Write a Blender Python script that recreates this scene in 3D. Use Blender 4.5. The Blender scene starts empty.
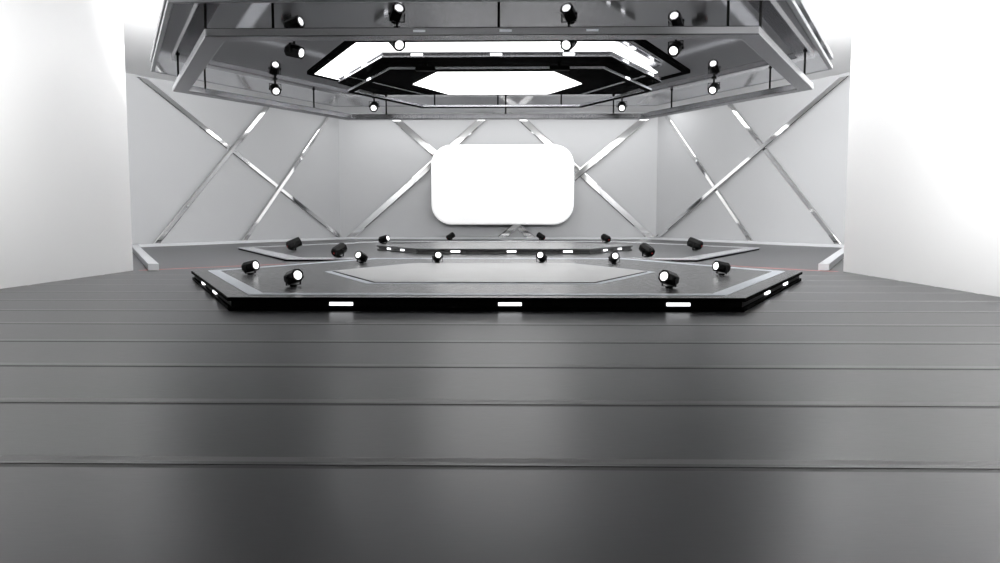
import bpy, bmesh, math
from mathutils import Vector, Matrix

sc = bpy.context.scene
COL = sc.collection
F = 760.0                       # focal length in pixels of the 1000 px wide frame
PITCH = math.radians(4.78)
YAW = math.radians(1.055)
CAM = Vector((0.31, 0.0, 1.0))

# ------------------------------------------------------------------ camera
cam_d = bpy.data.cameras.new('camera')
cam_d.sensor_width = 36.0
cam_d.lens = 36.0 * F / 1000.0
cam_d.clip_end = 300
cam = bpy.data.objects.new('camera', cam_d)
COL.objects.link(cam)
cam.location = CAM
cam.rotation_euler = (math.pi / 2 - PITCH, 0, YAW)
sc.camera = cam
R = cam.rotation_euler.to_matrix()


def ray(px, py):
    return (R @ Vector(((px - 500) / F, -(py - 281.5) / F, -1.0))).normalized()


def on_plane(px, py, p0, n):
    d = ray(px, py)
    return CAM + d * ((p0 - CAM).dot(n) / d.dot(n))


# ------------------------------------------------------------------ materials
def mat(name, col, rough=0.5, metal=0.0, emit=0.0, spec=0.5, coat=0.0, noise=0.0, nscale=4.0, ecol=None, ior=1.5):
    m = bpy.data.materials.new(name)
    m.use_nodes = True
    nt = m.node_tree
    b = nt.nodes['Principled BSDF']
    c = (col, col, col, 1) if not isinstance(col, tuple) else (*col, 1)
    b.inputs['Base Color'].default_value = c
    b.inputs['Roughness'].default_value = rough
    b.inputs['Metallic'].default_value = metal
    b.inputs['Specular IOR Level'].default_value = spec
    b.inputs['Coat Weight'].default_value = coat
    b.inputs['IOR'].default_value = ior
    if emit:
        b.inputs['Emission Color'].default_value = (*(ecol or (1, 1, 1)), 1)
        b.inputs['Emission Strength'].default_value = emit
    if noise:
        tc = nt.nodes.new('ShaderNodeTexCoord')
        nz = nt.nodes.new('ShaderNodeTexNoise')
        nz.inputs['Scale'].default_value = nscale
        nz.inputs['Detail'].default_value = 4
        mr = nt.nodes.new('ShaderNodeMapRange')
        mr.inputs['To Min'].default_value = rough - noise
        mr.inputs['To Max'].default_value = rough + noise
        nt.links.new(tc.outputs['Object'], nz.inputs['Vector'])
        nt.links.new(nz.outputs['Fac'], mr.inputs['Value'])
        nt.links.new(mr.outputs['Result'], b.inputs['Roughness'])
    return m


def brushed(name, col, rough, metal, spec=0.5, bump=0.02):
    """satin surface with a fine grain that runs along X"""
    m = mat(name, col, rough, metal, spec=spec)
    nt = m.node_tree
    b = nt.nodes['Principled BSDF']
    tc = nt.nodes.new('ShaderNodeTexCoord')
    mp = nt.nodes.new('ShaderNodeMapping')
    mp.inputs['Scale'].default_value = (3, 60, 60)
    nz = nt.nodes.new('ShaderNodeTexNoise')
    nz.inputs['Scale'].default_value = 3
    nz.inputs['Detail'].default_value = 3
    mr = nt.nodes.new('ShaderNodeMapRange')
    mr.inputs['To Min'].default_value = rough - 0.05
    mr.inputs['To Max'].default_value = rough + 0.05
    bp = nt.nodes.new('ShaderNodeBump')
    bp.inputs['Strength'].default_value = bump
    bp.inputs['Distance'].default_value = 0.002
    L = nt.links.new
    L(tc.outputs['Object'], mp.inputs['Vector'])
    L(mp.outputs['Vector'], nz.inputs['Vector'])
    L(nz.outputs['Fac'], mr.inputs['Value'])
    L(mr.outputs['Result'], b.inputs['Roughness'])
    L(nz.outputs['Fac'], bp.inputs['Height'])
    L(bp.outputs['Normal'], b.inputs['Normal'])
    return m


M = dict(
    floor=brushed('satin_grey_floor', (0.036, 0.037, 0.039), 0.34, 0.0, spec=0.48),
    frontwall=mat('mid_grey_wall_paint', 0.35, 0.6, noise=0.04),
    jointglint=mat('grey_joint_highlight', 0.19, 0.38, noise=0.03, spec=0.5),  # bevel face coloured lighter in place of its bright reflection
    seam=mat('dark_joint_shade', 0.02, 0.5, noise=0.04),  # shade inside the joint slot, put into the colour
    wall=mat('white_wall_paint', 0.80, 0.55, noise=0.04),
    backwall=mat('pale_grey_wall_panel', (0.47, 0.475, 0.485), 0.45, noise=0.04),
    ceil=mat('white_ceiling_paint', 0.85, 0.7, noise=0.03),
    kerb=mat('pale_grey_kerb', (0.68, 0.69, 0.71), 0.3, noise=0.03),
    chrome=mat('polished_chrome', 0.86, 0.05, 1.0, noise=0.01),
    under=mat('smoky_mirror_soffit', (0.50, 0.50, 0.515), 0.045, 1.0, noise=0.01, nscale=1.0),
    rim=mat('canopy_edge_aluminium', (0.40, 0.41, 0.43), 0.3, 0.7, noise=0.04),
    ring=mat('satin_grey_metal', (0.40, 0.40, 0.415), 0.25, 1.0, noise=0.01),
    silver=mat('silver_trim', (0.72, 0.73, 0.76), 0.24, 0.8, noise=0.01),
    black=mat('gloss_black', 0.003, 0.2, noise=0.03, ior=1.008),
    blackmat=mat('matt_black', 0.004, 0.5, noise=0.05, ior=1.1),
    deck=brushed('dark_gloss_deck', (0.045, 0.046, 0.048), 0.27, 0.0, spec=0.45, bump=0.0),
    edge=mat('dark_grey_edge', 0.035, 0.3, noise=0.04),
    inlay=mat('pale_grey_inlay', (0.55, 0.55, 0.55), 0.35, 0.15, noise=0.04),
    inlayedge=mat('blue_grey_border', (0.66, 0.70, 0.76), 0.4, 0.0, noise=0.01),
    lampbody=mat('lamp_black_metal', 0.007, 0.35, noise=0.04, ior=1.16),
    lens=mat('lit_lens', 0.9, 0.2, emit=1.8),
    led=mat('lit_led_strip', 0.9, 0.3, emit=2.5, ecol=(0.96, 0.97, 1.0)),
    ledfaint=mat('faint_led_strip', 0.75, 0.3, emit=0.25, ecol=(0.85, 0.9, 1.0)),
    panel=mat('lit_diffuser', 0.9, 0.4, emit=4.0),
    screen=mat('lit_screen', 0.85, 0.25, emit=0.45),
    red=mat('red_line_paint', (0.62, 0.16, 0.15), 0.4, noise=0.04),
    redled=mat('red_indicator', (0.6, 0.02, 0.02), 0.4, emit=0.03, ecol=(1, 0.03, 0.03)),
)


# ------------------------------------------------------------------ helpers
def tag(o, label=None, cat=None, group=None, kind=None):
    if label: o['label'] = label
    if cat: o['category'] = cat
    if group: o['group'] = group
    if kind: o['kind'] = kind
    return o


def empty(name, loc, rotz=0.0):
    o = bpy.data.objects.new(name, None)
    o.empty_display_size = 0.2
    COL.objects.link(o)
    o.location = loc
    o.rotation_euler = (0, 0, rotz)
    return o


def wloc(o):
    v = Vector((0, 0, 0))
    while o is not None:
        v += o.location
        o = o.parent
    return v


def obj(name, bm, m, parent=None, bevel=0.0, smooth=False, local=False, origin=None):
    """link one mesh; world coordinates unless local"""
    if not local and (parent is not None or origin is not None):
        off = wloc(parent) if parent is not None else Vector(origin)
        bmesh.ops.translate(bm, verts=bm.verts, vec=-off)
    bmesh.ops.recalc_face_normals(bm, faces=bm.faces)
    me = bpy.data.meshes.new(name)
    bm.to_mesh(me)
    bm.free()
    me.materials.append(m)
    o = bpy.data.objects.new(name, me)
    COL.objects.link(o)
    if parent is not None:
        o.parent = parent
    elif origin is not None:
        o.location = origin
    if smooth:
        for p in me.polygons: p.use_smooth = True
    if bevel:
        bv = o.modifiers.new('bevel', 'BEVEL')
        bv.width = bevel
        bv.segments = 2
        bv.limit_method = 'ANGLE'
    return o


def prism(bm, pts, z0, z1):
    n = len(pts)
    lo = [bm.verts.new((p[0], p[1], z0)) for p in pts]
    hi = [bm.verts.new((p[0], p[1], z1)) for p in pts]
    bm.faces.new(lo[::-1]); bm.faces.new(hi)
    for i in range(n):
        j = (i + 1) % n
        bm.faces.new((lo[i], lo[j], hi[j], hi[i]))


def ring(bm, out, inn, z0, z1):
    n = len(out)
    a = [bm.verts.new((p[0], p[1], z0)) for p in out]
    b = [bm.verts.new((p[0], p[1], z1)) for p in out]
    c = [bm.verts.new((p[0], p[1], z0)) for p in inn]
    d = [bm.verts.new((p[0], p[1], z1)) for p in inn]
    for i in range(n):
        j = (i + 1) % n
        bm.faces.new((a[i], a[j], b[j], b[i]))
        bm.faces.new((c[i], d[i], d[j], c[j]))
        bm.faces.new((b[i], b[j], d[j], d[i]))
        bm.faces.new((a[i], c[i], c[j], a[j]))


def oriented(bm, origin, ax, ay, az, size):
    """box centred at origin with axes ax ay az"""
    vs = []
    for sx in (-1, 1):
        for sy in (-1, 1):
            for sz in (-1, 1):
                vs.append(bm.verts.new(Vector(origin) + ax * sx * size[0] / 2 + ay * sy * size[1] / 2 + az * sz * size[2] / 2))
    for f in ((0, 1, 3, 2), (4, 6, 7, 5), (0, 4, 5, 1), (2, 3, 7, 6), (0, 2, 6, 4), (1, 5, 7, 3)):
        bm.faces.new([vs[i] for i in f])


X, Y, Z = Vector((1, 0, 0)), Vector((0, 1, 0)), Vector((0, 0, 1))


def box(bm, x0, x1, y0, y1, z0, z1):
    oriented(bm, ((x0 + x1) / 2, (y0 + y1) / 2, (z0 + z1) / 2), X, Y, Z, (x1 - x0, y1 - y0, z1 - z0))


def cyl(bm, p0, p1, r, n=12, r1=None):
    p0, p1 = Vector(p0), Vector(p1)
    d = p1 - p0
    q = d.to_track_quat('Z', 'Y').to_matrix().to_4x4()
    bmesh.ops.create_cone(bm, cap_ends=True, segments=n, radius1=r, radius2=r if r1 is None else r1, depth=d.length,
                          matrix=Matrix.Translation((p0 + p1) / 2) @ q)


def hexa(cx, half_tip, half_front, y0, y1, yt=None):
    """front-left, front-right, right tip, rear-right, rear-left, left tip"""
    yt = (y0 + y1) / 2 if yt is None else yt
    return [Vector(p) for p in ((cx - half_front, y0), (cx + half_front, y0), (cx + half_tip, yt),
                                (cx + half_front, y1), (cx - half_front, y1), (cx - half_tip, yt))]


def inset(pts, w):
    """counter-clockwise polygon moved inward by w"""
    n = len(pts)
    out = []
    for i in range(n):
        a, b, c = pts[i - 1], pts[i], pts[(i + 1) % n]
        d1, d2 = (b - a).normalized(), (c - b).normalized()
        n1, n2 = Vector((-d1.y, d1.x)), Vector((-d2.y, d2.x))
        k = (n1 + n2)
        k = k / k.dot(n1)
        out.append(b + k * w)
    return out


def side(pts, i, t):
    """point at fraction t of side i, its direction and outward normal"""
    a, b = pts[i], pts[(i + 1) % len(pts)]
    d = (b - a).normalized()
    p = a + (b - a) * t
    return p, Vector((d.x, d.y, 0)), Vector((d.y, -d.x, 0))


def led(parent, pts, i, t, z, length, height, m=None, name='led_strip', proud=0.012):
    bm = bmesh.new()
    p, d, n = side(pts, i, t)
    oriented(bm, Vector((p.x, p.y, z)) + n * (proud / 2 - 0.004), d, n, Z, (length, proud, height))
    return obj(name, bm, m or M['led'], parent)


def struct(name, bm, m, **k):
    return tag(obj(name, bm, m, **k), kind='structure')


# ------------------------------------------------------------------ the setting
CEIL = 5.9
XL, XR, YE = -6.95, 6.48, 14.33          # side walls of the front room and the line where they end
TL, TR = Vector((-13.05, 25.6)), Vector((12.0, 25.6))     # tips of the hexagonal back room
BL, BR, YB = Vector((-7.93, 36.0)), Vector((7.0, 36.0)), 36.0
YF = -7.0

# floor: planks across the room with a bevelled joint between them
bm = bmesh.new()
prof = [(YF, 0.0)]
k = -9
y = 2.955 + 1.023 * k
while y < YE - 0.3:
    if y > YF + 0.2:
        prof += [(y, 0.0), (y + 0.003, -0.007), (y + 0.060, -0.007), (y + 0.064, -0.0045), (y + 0.098, -0.0045), (y + 0.146, 0.0)]
    y += 1.023
prof.append((YE, 0.0))
x0, x1 = XL - 0.3, XR + 0.3
prev = None
for (yy, zz) in prof:
    a, b = bm.verts.new((x0, yy, zz)), bm.verts.new((x1, yy, zz))
    if prev:
        f = bm.faces.new((prev[0], prev[1], b, a))
        if zz < -.0065: f.material_index = 1
        elif prev[0].co.z < -.004 and zz > -.001: f.material_index = 2
    prev = (a, b)
# smooth floor of the back room
pts = [(x0, YE), (x1, YE), (TR.x + .3, TR.y), (BR.x + .2, YB + .3), (BL.x - .2, YB + .3), (TL.x - .3, TL.y)]
vs = [prev[0], prev[1]] + [bm.verts.new((p[0], p[1], 0)) for p in pts[2:]]
bm.faces.new(vs)
fl = struct('floor', bm, M['floor'])
fl.data.materials.append(M['seam'])
fl.data.materials.append(M['jointglint'])

bm = bmesh.new()
prism(bm, [(XL - .4, YF - .3), (XR + .4, YF - .3), (XR + .4, YE), (TR.x + .4, TR.y), (BR.x + .3, YB + .4), (BL.x - .3, YB + .4), (TL.x - .4, TL.y), (XL - .4, YE)], CEIL, CEIL + .2)
struct('ceiling', bm, M['ceil'])


def wall(name, a, b, m, t=0.3, z1=CEIL, z0=-0.03):
    """vertical slab; a->b with the room on its left side"""
    a, b = Vector(a), Vector(b)
    d = (b - a).normalized()
    n = Vector((d.y, -d.x))
    bm = bmesh.new()
    prism(bm, [a, b, b + n * t, a + n * t], z0, z1)
    return struct(name, bm, m)


wall('wall_right', (XR, YF), (XR, YE), M['wall'])
wall('wall_left', (XL, YE), (XL, YF), M['wall'])
wall('wall_front', (XL, YF), (XR, YF), M['frontwall'])
wall('wall_right_front', (XR + .3, YE), (TR.x, TR.y), M['backwall'])
wall('wall_right_rear', (TR.x, TR.y), (BR.x, BR.y), M['backwall'])
wall('wall_back', (BR.x, YB), (BL.x, YB), M['backwall'])
wall('wall_left_rear', (BL.x, BL.y), (TL.x, TL.y), M['backwall'])
wall('wall_left_front', (TL.x, TL.y), (XL - .3, YE), M['backwall'])

# low kerb that runs along the walls of the back room
room = [Vector((XL, YE + .02)), Vector((XR, YE + .02)), TR, BR, BL, TL]
inn = inset(room, 0.0)


def kerb(name, a, b, w, h=0.13, m='kerb'):
    a, b = Vector(a), Vector(b)
    d = (b - a).normalized(); n = Vector((-d.y, d.x))
    bm = bmesh.new()
    g = n * .14
    prism(bm, [a + g, b + g, b + g + n * w, a + g + n * w], 0, h)
    return struct(name, bm, M[m], bevel=.01)


# ends of the kerb show beside the two front walls
kl_a = Vector((-6.70, 14.35)); kl_b = TL + Vector((0.35, 0.1))
bm = bmesh.new(); prism(bm, [(-6.68, 14.37), (-6.47, 14.37), (-12.40, 25.4), (-12.66, 25.4)], 0, .13)
struct('trim_1', bm, M['kerb'], bevel=.008)
kr_a = Vector((5.90, 14.75)); kr_b = TR + Vector((-0.35, 0.1))
bm = bmesh.new(); prism(bm, [(6.12, 14.6), (6.33, 14.6), (11.60, 25.4), (11.35, 25.4)], 0, .13)
struct('trim_2', bm, M['kerb'], bevel=.008)
kerb('trim_3', TR, BR, .35, .10)
kerb('trim_4', BR, BL, .35, .10)
kerb('trim_5', BL, TL, .35, .10)

# ------------------------------------------------------------------ chrome bars on the walls
VZ = Vector((0, 0, 1))


def plane_of(a, b):
    d = Vector((b.x - a.x, b.y - a.y, 0)).normalized()
    return Vector((a.x, a.y, 0)), d, Vector((-d.y, d.x, 0))     # point, along, into the room


PL = {'left': plane_of(BL, TL), 'back': plane_of(BR, BL), 'right': plane_of(TR, BR)}


def bar(wallname, p, q, w, layer, label):
    p0, d, n = PL[wallname]
    a = on_plane(*p, p0, n); b = on_plane(*q, p0, n)
    ax = (b - a).normalized()
    # run from the kerb to the drawn top end
    lo = a if a.z < b.z else b
    zb = 0.10
    if wallname and lo.z < 1.2:
        t = (zb - lo.z) / ax.z
        if lo is a: a = a + ax * t
        else: b = b + ax * t
    th = 0.07
    up = n.cross(ax)
    L = (b - a).length
    c = (a + b) / 2 + n * (0.002 + th / 2 + layer * (th + .002))
    # hexagonal-ish bar: flat face with chamfered long edges, ends cut level
    bm = bmesh.new()
    hw = w / 2
    sec = [(-hw, -th / 2), (-hw, th / 4), (-hw + .03, th / 2), (hw - .03, th / 2), (hw, th / 4), (hw, -th / 2)]
    ends = []
    for s in (-1, 1):
        e = c + ax * s * L / 2
        row = []
        for (u, v) in sec:
            pt = e + up * u + n * v
            # shear the end so that it is cut horizontally
            if abs(ax.z) > .2:
                pt = pt + ax * ((e.z - pt.z) / ax.z)
            row.append(bm.verts.new(pt))
        ends.append(row)
    bm.faces.new(ends[0]); bm.faces.new(ends[1][::-1])
    for i in range(6):
        j = (i + 1) % 6
        bm.faces.new((ends[0][i], ends[0][j], ends[1][j], ends[1][i]))
    o = obj('wall_bar', bm, M['chrome'], origin=tuple(c))
    tag(o, label, 'wall bar', 'chrome bars across the back walls')
    return o


bar('left', (141, 78), (341, 238), .20, 0, 'long chrome bar on the left wall falling to the right across two other bars')
bar('left', (266, 106), (152, 246), .20, 1, 'chrome bar on the left wall, the rising one nearer the white side wall')
bar('left', (328, 116), (241, 242), .20, 1, 'chrome bar on the left wall, the rising one nearer the screen wall')
bar('back', (388, 113), (533, 239), .30, 0, 'chrome bar crossing behind the screen from upper left to lower right')
bar('back', (652, 113), (500, 239), .30, 1, 'chrome bar crossing behind the screen from upper right to lower left')
bar('back', (491, 112), (350, 238), .30, 1, 'chrome bar behind the upper left screen corner falling towards the left wall')
bar('back', (514, 112), (651, 238), .30, 0, 'chrome bar behind the upper right screen corner falling towards the right wall')
bar('right', (847, 77), (657, 239), .20, 1, 'long chrome bar on the right wall falling to the left across two other bars')
bar('right', (730, 104), (840, 245), .20, 0, 'chrome bar on the right wall, the falling one nearer the white side wall')
bar('right', (667, 116), (752, 242), .20, 0, 'chrome bar on the right wall, the falling one nearer the screen wall')

# ------------------------------------------------------------------ screen
SY = 35.3
c = on_plane(502.5, 184.8, Vector((0, SY, 0)), Y)
sw, sh, rr = 6.50, 3.63, .88


def rrect(w, h, r, n=10, bulge=0.0):
    out = []
    for (sx, sz, a0) in ((1, 1, 0), (-1, 1, 90), (-1, -1, 180), (1, -1, 270)):
        for i in range(n + 1):
            a = math.radians(a0 + 90 * i / n)
            out.append((sx * (w / 2 - r) + r * math.cos(a), sz * (h / 2 - r) + r * math.sin(a)))
    # sides bow outward a little
    return [(u * (1 + bulge * (1 - (v / (h / 2)) ** 2)), v * (1 + bulge * .6 * (1 - (u / (w / 2)) ** 2))) for (u, v) in out]


def slab_xz(bm, loops):
    rows = [[bm.verts.new((c.x + u, yy, c.z + v)) for (u, v) in lp] for (lp, yy) in loops]
    bm.faces.new(rows[0]); bm.faces.new(rows[-1][::-1])
    for a, b in zip(rows, rows[1:]):
        for i in range(len(a)):
            j = (i + 1) % len(a)
            bm.faces.new((a[i], a[j], b[j], b[i]))


scr = empty('screen', (c.x, SY, c.z))
tag(scr, 'large blank white lit screen with rounded corners on the back wall', 'screen')
bm = bmesh.new()
slab_xz(bm, [(rrect(sw - .1, sh - .1, rr - .05, bulge=.012), SY - .10), (rrect(sw, sh, rr, bulge=.012), SY - .05), (rrect(sw, sh, rr, bulge=.012), SY)])
obj('screen_panel', bm, M['screen'], scr)
bm = bmesh.new()
slab_xz(bm, [(rrect(sw + .02, sh + .02, rr + .01, bulge=.012), SY), (rrect(sw + .02, sh + .02, rr + .01, bulge=.012), SY + .07), (rrect(sw - .6, sh - .6, rr - .3, bulge=.012), SY + .16)])
obj('back_cover', bm, M['silver'], scr)
for s in (-1, 1):
    bm = bmesh.new()
    box(bm, c.x + s * 1.0 - .1, c.x + s * 1.0 + .1, SY + .16, YB - .16, c.z - .5, c.z + .5)
    obj('mounting_bracket', bm, M['edge'], scr)

# ------------------------------------------------------------------ platforms
def stage(name, label, cx, ht, hf, y0, y1, z0, z1, band_gap, band_w, led_spec, led_h):
    o = empty(name, (cx, (y0 + y1) / 2, z0))
    tag(o, label, 'platform')
    P = hexa(cx, ht, hf, y0, y1)
    h = z1 - z0
    bm = bmesh.new(); prism(bm, inset(P, .012), z0 + .001, z0 + .30 * h)
    obj('base_plate', bm, M['black'], o, bevel=.004)
    bm = bmesh.new(); prism(bm, inset(P, .045), z0 + .30 * h, z0 + .72 * h)
    obj('recessed_band', bm, M['blackmat'], o)
    bm = bmesh.new(); prism(bm, P, z0 + .72 * h, z1 - .004)
    obj('edge_plate', bm, M['black'], o, bevel=.004)
    bm = bmesh.new(); prism(bm, inset(P, .012), z1 - .004, z1)
    obj('deck', bm, M['deck'], o)
    if band_w:
        bm = bmesh.new(); a = inset(P, band_gap); ring(bm, a, inset(a, band_w), z1 - .002, z1 + .006)
        obj('border_strip', bm, M['inlayedge'], o)
    Q = inset(P, .045)
    for (i, t, L) in led_spec:
        led(o, Q, i, t, z0 + .51 * h, L, h * led_h, proud=.03)
    return o, P


def frac(hexp, i, px_x):
    a, b = hexp[i], hexp[(i + 1) % 6]
    return (px_x - a.x) / (b.x - a.x)


hf, ht = 2.78, 4.90
fs = (0.0, ht, hf, 8.09, 16.2)
specs = [(0, (x - (fs[0] - hf)) / (2 * hf), .25) for x in (-1.57, .27, 2.09)]
specs += [(1, .33, .27), (1, .66, .27), (5, .36, .27), (5, .68, .27), (2, .33, .27), (2, .66, .27), (4, .33, .27), (4, .66, .27), (3, .25, .27), (3, .5, .27), (3, .75, .27)]
st, P = stage('stage_platform', 'large dark glossy hexagonal platform in front with pale inlaid centre and white edge lights', *fs, 0.0, .15, .245, .17, specs, .22)
# raised pale centre
bm = bmesh.new(); H2 = hexa(-.08, 2.62, 1.52, 9.80, 14.25, 12.0); prism(bm, H2, .150, .153)
obj('inlay_border', bm, M['inlayedge'], st)
bm = bmesh.new(); H3 = inset(H2, .11); prism(bm, H3, .153, .158)
obj('inlay_shadow_gap', bm, M['blackmat'], st)
bm = bmesh.new(); prism(bm, inset(H3, .025), .158, .164)
obj('inlay_panel', bm, M['inlay'], st, bevel=.003)

# low hexagonal slab at the back
big = empty('low_platform', (-.2, 24, 0))
tag(big, 'wide low grey hexagonal platform with pale border on the floor of the back room', 'platform')
PB = hexa(-.22, 8.25, 4.72, 17.4, 30.6)
bm = bmesh.new(); prism(bm, inset(PB, .02), .001, .035); obj('base_plate', bm, M['black'], big)
bm = bmesh.new(); prism(bm, inset(PB, .3), .035, .062); obj('deck', bm, M['floor'], big)
bm = bmesh.new(); ring(bm, PB, inset(PB, .42), .035, .07); obj('border_strip', bm, M['silver'], big, bevel=.008)

rs = (0.03, 3.72, 2.25, 19.6, 24.6)
specs = [(0, (x - (rs[0] - 2.25)) / 4.5, .24) for x in (-1.22, .25, 1.72)]
specs += [(5, .3, .22), (5, .65, .22), (1, .35, .22), (1, .7, .22), (2, .35, .22), (2, .65, .22), (4, .35, .22), (4, .65, .22)]
rst, RP = stage('upper_platform', 'smaller dark hexagonal platform with white edge lights standing on the low grey platform', *rs, .062, .21, 0, 0, specs, .30)
for ch in rst.children:
    if ch.name.startswith(('edge_plate', 'base_plate', 'recessed_band')):
        ch.data.materials[0] = M['edge']

# red line across the floor behind the front platform
bm = bmesh.new()
zp = Vector((0, 0, .002))
rl = [on_plane(x, y, zp, Z) for (x, y) in ((139, 270.3), (200, 267.6), (280, 264.1), (400, 262.6), (590, 262.4), (694, 263.6), (790, 269.2), (838, 271.6))]
rows = []
for i, p in enumerate(rl):
    t = (rl[min(i + 1, len(rl) - 1)] - rl[max(i - 1, 0)]).normalized()
    n = Vector((-t.y, t.x, 0)) * .045
    rows.append([bm.verts.new((p + n * s).to_tuple()[:2] + (z,)) for (s, z) in ((-1, .0005), (-1, .003), (1, .003), (1, .0005))])
for a, b in zip(rows, rows[1:]):
    for i in range(4):
        bm.faces.new((a[i], a[(i + 1) % 4], b[(i + 1) % 4], b[i]))
tag(obj('floor_line', bm, M['red'], origin=(0, 16, 0)), 'thin red line running across the floor behind the large front platform', 'floor line')

# ------------------------------------------------------------------ canopy
ZC = 1 + 2.38
CP = hexa(-.10, 5.52, 3.42, 8.56, 16.5)
CPB = inset(CP, 0)
can = empty('ceiling_canopy', (0, 12.3, ZC))
tag(can, 'wide hexagonal mirrored grey canopy hanging from the ceiling over the front platform', 'canopy')
bm = bmesh.new(); prism(bm, inset(CP, .06), ZC, ZC + .05); obj('mirror_soffit', bm, M['under'], can)
bm = bmesh.new(); ring(bm, CP, inset(CP, .055), ZC - .003, ZC + .055); obj('lower_rim', bm, M['rim'], can, bevel=.006)
bm = bmesh.new(); prism(bm, inset(CP, .07), ZC + .05, ZC + .155); obj('recessed_band', bm, M['black'], can)
bm = bmesh.new(); prism(bm, CP, ZC + .155, ZC + .23); obj('upper_plate', bm, M['rim'], can, bevel=.006)
Q = inset(CP, .07)
for (i, ts) in ((0, (.2, .5, .8)), (1, (.2, .5, .8)), (2, (.25, .75)), (3, (.2, .5, .8)), (4, (.25, .75)), (5, (.2, .5, .8))):
    for t in ts:
        led(can, Q, i, t, ZC + .108, .22, .035, M['ledfaint'], proud=.02)
for (x, y) in ((-1.5, 11), (1.5, 11), (-1.5, 13.5), (1.5, 13.5)):
    bm = bmesh.new(); cyl(bm, (x, y, ZC + .23), (x, y, CEIL), .03); cyl(bm, (x, y, ZC + .23), (x, y, ZC + .26), .09, 20); cyl(bm, (x, y, CEIL - .03), (x, y, CEIL), .09, 20)
    obj('hanger', bm, M['ring'], can)

# hanging hexagonal ring
ZR = 1 + 2.08
RP0 = hexa(-.08, 5.25, 3.18, 8.90, 16.42)
RI = inset(RP0, .24)
rg = empty('hanging_frame', (0, 12.4, ZR))
tag(rg, 'open hexagonal satin grey metal frame hanging on short rods under the canopy', 'frame')
bm = bmesh.new(); ring(bm, RP0, RI, ZR, ZR + .10); obj('beam', bm, M['ring'], rg, bevel=.012)
mid = inset(RP0, .12)
rods = []
for (i, xs) in ((0, (-2.5, .13, 2.77)), (3, (2.4, .13, -2.4))):
    for x in xs:
        a, b = mid[i], mid[(i + 1) % 6]
        rods.append(a + (b - a) * ((x - a.x) / (b.x - a.x)))
edge = inset(RP0, .045)
for (i, ts) in ((5, (.13, .95)), (1, (.05, .85)), (4, (.24, .86)), (2, (.20, .80))):
    a, b = edge[i], edge[(i + 1) % 6]
    for t in ts: rods.append(a + (b - a) * t)
for p in rods:
    bm = bmesh.new(); cyl(bm, (p.x, p.y, ZR + .10), (p.x, p.y, ZC), .016, 10); cyl(bm, (p.x, p.y, ZR + .10), (p.x, p.y, ZR + .118), .03, 12)
    obj('rod', bm, M['blackmat'], rg)
for x in (-.78, .21, 1.20):
    led(rg, RP0, 0, (x - RP0[0].x) / (RP0[1].x - RP0[0].x), ZR + .055, .14, .025, M['ledfaint'], proud=.008)

# lit ceiling panel in a black hexagonal border
LP = hexa(.04, 3.14, 1.92, 10.32, 15.0, 12.68)
lp = empty('ceiling_light_panel', (.03, 12.4, ZC))
tag(lp, 'large white lit hexagonal ceiling panel with a black border, set in the canopy', 'ceiling light')
LP[3], LP[4] = Vector((2.54, 13.9)), Vector((-2.46, 13.9))
LI = inset(LP, .10)
bm = bmesh.new(); ring(bm, LP, LI, ZC - .03, ZC - .001); obj('border', bm, M['black'], lp)
# grey strip along the right side, with glowing marks for mirrored slab lights
LW = [LI[0], LI[1] + Vector((-.28, 0)), LI[2] + Vector((-.42, 0)), LI[3] + Vector((-.28, 0)), LI[4], LI[5]]
bm = bmesh.new(); prism(bm, LW, ZC - .018, ZC - .001); obj('diffuser', bm, M['panel'], lp)
bm = bmesh.new()
prism(bm, [LW[1], LI[1], LI[2], LW[2]], ZC - .014, ZC - .001)
prism(bm, [LW[2], LI[2], LI[3], LW[3]], ZC - .014, ZC - .001)
obj('side_strip', bm, M['under'], lp)
for t in (.2, .6):
    p = LW[1] + (LW[2] - LW[1]) * t + Vector((.13, 0))
    bm = bmesh.new(); oriented(bm, (p.x, p.y, ZC - .018), (LW[2] - LW[1]).normalized().to_3d(), Z.cross((LW[2] - LW[1]).normalized().to_3d()), Z, (.16, .07, .008))
    obj('led_strip', bm, M['led'], lp)

# black slab under the lit panel
ZS = 1 + 2.19
SP = hexa(.06, 2.63, 1.58, 10.66, 13.78, 12.60)
SP[3].x, SP[4].x = 2.16, -2.04
bs = empty('hanging_light_slab', (.06, 12.35, ZS))
tag(bs, 'black gloss hexagonal slab with a lit white centre hanging below the ceiling light', 'ceiling light')
bm = bmesh.new(); prism(bm, SP, ZS, ZS + .016); obj('bottom_plate', bm, M['black'], bs)
bm = bmesh.new(); ring(bm, SP, inset(SP, .03), ZS + .016, ZS + .034); obj('lower_rim', bm, M['silver'], bs)
bm = bmesh.new(); prism(bm, inset(SP, .03), ZS + .034, ZS + .068); obj('recessed_band', bm, M['ring'], bs)
bm = bmesh.new(); prism(bm, SP, ZS + .068, ZS + .088); obj('top_plate', bm, M['ring'], bs)
Q = inset(SP, .03)
for (i, ts) in ((0, (.15, .5, .82)), (1, (.28, .8)), (5, (.2, .62)), (2, (.3, .7)), (4, (.3, .7)), (3, (.2, .5, .8))):
    for t in ts:
        led(bs, Q, i, t, ZS + .051, .16, .03, proud=.03)
CH = hexa(.03, 1.38, .88, 11.65, 13.66, 12.66)
bm = bmesh.new(); prism(bm, CH, ZS - .010, ZS - .001); obj('diffuser', bm, M['panel'], bs)
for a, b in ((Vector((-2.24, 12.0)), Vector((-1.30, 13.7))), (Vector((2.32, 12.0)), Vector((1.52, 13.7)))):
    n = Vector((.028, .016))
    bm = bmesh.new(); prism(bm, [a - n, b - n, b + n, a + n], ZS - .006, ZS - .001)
    obj('reflection_line', bm, M['silver'], bs)  # pale strip stands in for a reflection in the black underside
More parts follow.
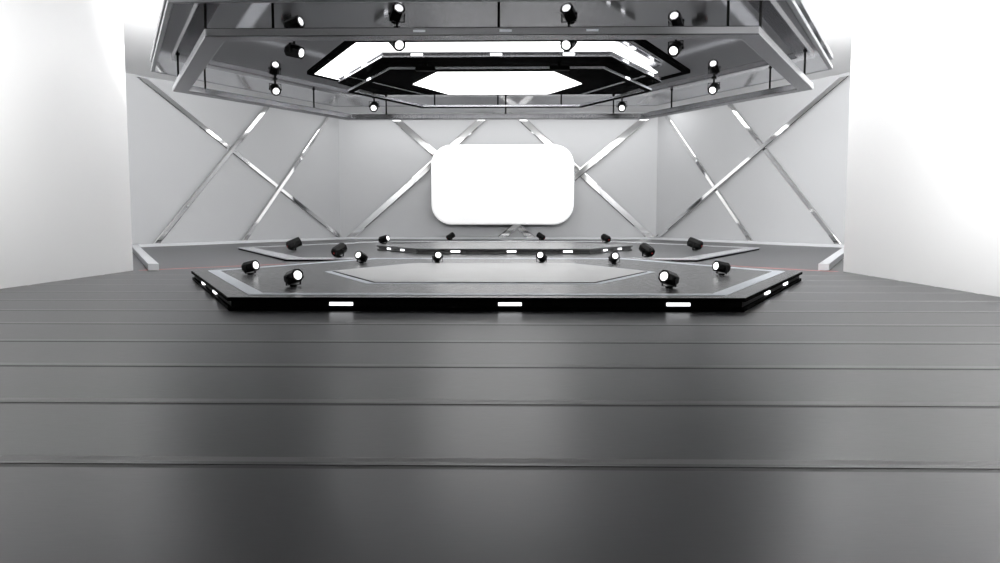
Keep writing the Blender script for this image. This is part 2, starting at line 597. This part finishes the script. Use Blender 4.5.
for x, y in ((-1.2, 11.3), (1.3, 11.3), (-1.2, 13.5), (1.3, 13.5)):
    bm = bmesh.new(); cyl(bm, (x, y, ZS + .088), (x, y, ZC - .018), .03, 10)
    obj('rod', bm, M['blackmat'], bs)

# lower thin frame
ZB = 1 + 2.085
BP = hexa(.06, 2.53, 1.52, 10.96, 14.69, 12.84)
BI = inset(BP, .085)
tf = empty('thin_hanging_frame', (.06, 12.5, ZB))
tag(tf, 'slim black and silver hexagonal frame, lowest of the nested shapes under the canopy', 'frame')
bm = bmesh.new(); ring(bm, BP, BI, ZB, ZB + .012); obj('lower_band', bm, M['black'], tf)
bm = bmesh.new(); ring(bm, BP, BI, ZB + .012, ZB + .05); obj('upper_band', bm, M['silver'], tf, bevel=.004)
for x in (-.95, .95):
    for i in (0,):
        bm = bmesh.new(); box(bm, x - .14, x + .14, 10.945, 11.06, ZB - .002, ZB + .054); obj('clip', bm, M['blackmat'], tf)
        bm = bmesh.new(); cyl(bm, (x, 11.00, ZB + .05), (x, 11.00, ZS), .025, 10); obj('rod', bm, M['blackmat'], tf)
for x in (-1.2, 0, 1.2):
    bm = bmesh.new(); cyl(bm, (x, 14.64, ZB + .05), (x, 14.64, ZC - .018), .014, 10); obj('rod', bm, M['blackmat'], tf)
# small connecting clips between slab and lit panel
for i, t in ((5, .55), (1, .45)):
    led(tf, BP, i, t, ZB + .031, .16, .03)

# ------------------------------------------------------------------ spot lamps
def octo(bm, y0, y1, r0, r1, n=8, phase=math.pi / 8):
    rows = []
    for (y, r) in ((y0, r0), (y1, r1)):
        rows.append([bm.verts.new((r * math.cos(phase + 2 * math.pi * i / n), y, r * math.sin(phase + 2 * math.pi * i / n))) for i in range(n)])
    bm.faces.new(rows[0]); bm.faces.new(rows[1][::-1])
    for i in range(n):
        j = (i + 1) % n
        bm.faces.new((rows[0][i], rows[0][j], rows[1][j], rows[1][i]))


LR, LL = .086, .235
MH = .118                       # pivot height above the mount
mesh = {}


def keep(name, bm, m):
    bmesh.ops.recalc_face_normals(bm, faces=bm.faces)
    me = bpy.data.meshes.new(name); bm.to_mesh(me); bm.free(); me.materials.append(m); mesh[name] = me


# barrel: open octagonal tube, lens at -Y
bm = bmesh.new()
n = 8
prof = [(-LL / 2 + .012, .055), (-LL / 2, .060), (-LL / 2, LR - .004), (-LL / 2 + .006, LR), (LL / 2 - .03, LR), (LL / 2 - .022, LR - .006), (LL / 2 - .012, LR - .006), (LL / 2, LR - .018)]
rows = [[bm.verts.new((r * math.cos(math.pi / 8 + 2 * math.pi * i / n), y, r * math.sin(math.pi / 8 + 2 * math.pi * i / n))) for i in range(n)] for (y, r) in prof]
bm.faces.new(rows[0]); bm.faces.new(rows[-1][::-1])
for a, b in zip(rows, rows[1:]):
    for i in range(n):
        j = (i + 1) % n
        bm.faces.new((a[i], a[j], b[j], b[i]))
keep('housing', bm, M['lampbody'])
bm = bmesh.new()
cyl(bm, (0, -LL / 2 + .011, 0), (0, -LL / 2 - .001, 0), .057, 16, .053)
keep('lens', bm, M['lens'])
bm = bmesh.new(); cyl(bm, (0, LL / 2, 0), (0, LL / 2 + .006, 0), .052, 16); keep('rear_cap', bm, M['blackmat'])
bm = bmesh.new(); cyl(bm, (.0, LL / 2 + .006, 0), (.0, LL / 2 + .010, 0), .012, 10); keep('indicator_light', bm, M['redled'])
# yoke: two arms and a cross bar, base plate
MHH = .175
for key, mh, zb in (('yoke', MH, .016), ('hanging_yoke', MHH, .078)):
    bm = bmesh.new()
    for s in (-1, 1):
        box(bm, s * .096 - .004, s * .096 + .004, -.014, .014, zb + .006, mh + .014)
        cyl(bm, (s * .086, 0, mh), (s * .106, 0, mh), .016, 10)
    box(bm, -.100, .100, -.014, .014, zb, zb + .008)
    if zb > .02: cyl(bm, (0, 0, .014), (0, 0, zb), .016, 12)
    keep(key, bm, M['lampbody'])
bm = bmesh.new(); cyl(bm, (0, 0, 0), (0, 0, .016), .045, 20); keep('base', bm, M['lampbody'])


def lamp(loc, az, pitch, label, group, hang=False, on=True, scale=1.0):
    """az: plan direction of the lens in degrees, 0 = towards -Y, positive towards +X"""
    o = empty('spot_lamp', loc)
    o.rotation_euler = (0, math.pi if hang else 0, math.radians(az))
    if hang:
        o.rotation_euler = (0, math.pi, math.radians(az))
    o.scale = (scale,) * 3
    tag(o, label, 'spotlight', group)

    def child(nm, par, loc=(0, 0, 0), rot=(0, 0, 0)):
        c = bpy.data.objects.new('yoke' if nm == 'hanging_yoke' else nm, mesh[nm]); COL.objects.link(c); c.parent = par; c.location = loc; c.rotation_euler = rot
        return c
    child('base', o); child('hanging_yoke' if hang else 'yoke', o)
    p = math.radians(-pitch)
    h = child('housing', o, (0, 0, MHH if hang else MH), (p, 0, 0))
    if on: 
        l = child('lens', h); l['label'] = 'lit white lens'
    child('rear_cap', h)
    il = child('indicator_light', h); il['label'] = 'red indicator light'
    return o


def floor_at(px, py, z):
    return on_plane(px, py, Vector((0, 0, z)), Z)


G1 = 'spotlights standing on the front platform'
for (px, py, az, pt, z, lb) in (
    (250.5, 274.5, 64, 12, .15, 'black spotlight at the left corner of the front platform, lens turned right'),
    (293.5, 286.5, 46, 15, .15, 'black spotlight at the front left of the dark deck, lit lens facing front right'),
    (361.5, 263, -22, 20, .15, 'black spotlight at the rear left of the front platform, lit lens facing forward'),
    (437.5, 263, 14, 20, .15, 'black spotlight behind the pale inlay, the left one of the middle pair'),
    (541.5, 263, -16, 20, .15, 'black spotlight behind the pale inlay, the right one of the middle pair'),
    (614, 264, 4, 20, .15, 'black spotlight at the rear right of the front platform, lit lens facing straight forward'),
    (669, 288, -46, 15, .15, 'black spotlight at the front right of the dark deck, lit lens facing front left'),
    (721.5, 275, -62, 10, .15, 'black spotlight at the right corner of the front platform, lens turned left'),
):
    lamp(floor_at(px, py, z) + Z * .0015, az, pt, lb, G1)
G2 = 'spotlights standing around the low back platform'
for (px, py, az, pt, z, lb, s) in (
    (294, 250.5, 122, 22, .07, 'black spotlight on the low back platform at far left, seen from its side', 1.65),
    (339, 257.3, 148, 24, .07, 'black spotlight on the low back platform, turned away, left of the small upper platform', 1.45),
    (384, 244.2, 66, 14, .07, 'black spotlight with lit lens turned right, beside the left tip of the upper platform', 1.5),
    (450.5, 240.4, 122, 30, .21, 'black spotlight turned away at the rear left of the upper platform', 1.2),
    (541, 240.4, -122, 30, .21, 'black spotlight turned away at the rear right of the upper platform', 1.2),
    (606, 243.0, -150, 18, .07, 'black spotlight turned away beside the right tip of the upper platform', 1.5),
    (647, 257.3, -146, 24, .07, 'black spotlight on the low back platform, turned away, right of the small upper platform', 1.45),
    (695, 250.5, -125, 20, .07, 'black spotlight on the low back platform at far right, seen from its side', 1.65),
):
    lamp(floor_at(px, py, z) + Z * .0015, az, pt, lb, G2, scale=s)
G3 = 'spotlights hanging under the canopy'
for (px, py, az, pt, lb, s) in (
    (294, 38, 70, 14, 'black spotlight hanging under the canopy at front left, side of its body in view', 1.0),
    (275, 79, 25, 24, 'black spotlight hanging under the left tip of the canopy', 1.0),
    (374, 97.5, 4, 24, 'black spotlight hanging at the rear left, below the thin frame', 1.0),
    (397, 28.5, 24, 26, 'black spotlight before the white ceiling light, the left one of the front pair', 1.0),
    (569, 28.5, -24, 26, 'black spotlight before the white ceiling light, the right one of the front pair', 1.0),
    (676, 35, -28, 24, 'black spotlight hanging under the canopy at front right beside the black border', 1.0),
    (714, 78, -26, 24, 'black spotlight hanging under the right tip of the canopy', 1.0),
    (622, 97.5, -8, 24, 'black spotlight hanging at the rear right, below the thin frame', 1.0),
):
    p = floor_at(px, py, ZC - .001)
    lamp(p, az, pt, lb, G3, hang=True, scale=s)


# ------------------------------------------------------------------ light
def area(name, loc, rot, sx, sy, power, spread=180):
    l = bpy.data.lights.new(name, 'AREA'); l.shape = 'RECTANGLE'; l.size = sx; l.size_y = sy; l.energy = power; l.spread = math.radians(spread)
    o = bpy.data.objects.new(name, l); COL.objects.link(o); o.location = loc; o.rotation_euler = rot
    return o


area('canopy_top_fill', (0, 15.2, ZC + .6), (math.radians(155), 0, 0), 6, 1.2, 700, 140)  # unseen light added above the canopy to brighten the ceiling
area('back_room_fill', (0, 12.6, 5.0), (math.radians(106), 0, 0), 8, .8, 430, 120)  # unseen light added to brighten the back walls and ceiling
area('back_room_fill', (-3.0, 15.2, 4.05), (math.radians(115), 0, math.radians(48)), 2.4, .5, 950, 125)  # added behind the canopy for the left of the back room, unseen
area('back_room_fill', (3.0, 15.2, 4.05), (math.radians(115), 0, math.radians(-48)), 2.4, .5, 1400, 135)  # added likewise for the right of the back room, stronger
area('ceiling_lamp', (0, 34, CEIL - .02), (0, 0, 0), 15, 2, 300)
area('ceiling_lamp', (2, 22, CEIL - .02), (0, 0, 0), 14, 4, 300)
area('side_wall_fill', (-3.0, 4.6, 2.9), (0, math.radians(91), math.radians(-52)), .6, 1.5, 130, 70)  # out-of-view light added to brighten the left side wall
area('side_wall_fill', (2.6, 4.6, 3.1), (0, math.radians(-90), math.radians(54)), .6, 1.5, 270, 75)  # out-of-view light added to brighten the right side wall
area('front_wall_fill', (0, -3.0, 4.0), (math.radians(-80), 0, 0), 9, .8, 330, 150)  # fill added behind the camera, so metal faces reflect a brighter wall

w = bpy.data.worlds.new('world'); sc.world = w; w.use_nodes = True
w.node_tree.nodes['Background'].inputs['Color'].default_value = (1, 1, 1, 1)
w.node_tree.nodes['Background'].inputs['Strength'].default_value = 0.5

sc.view_settings.view_transform = 'Standard'
sc.view_settings.look = 'None'
sc.view_settings.gamma = 1
sc.view_settings.use_curve_mapping = False
sc.view_settings.exposure = 0.0
sc.cycles.max_bounces = 10
sc.cycles.diffuse_bounces = 5
sc.cycles.glossy_bounces = 6
sc.cycles.use_denoising = True
sc.cycles.sample_clamp_indirect = 6
sc.cycles.caustics_reflective = False
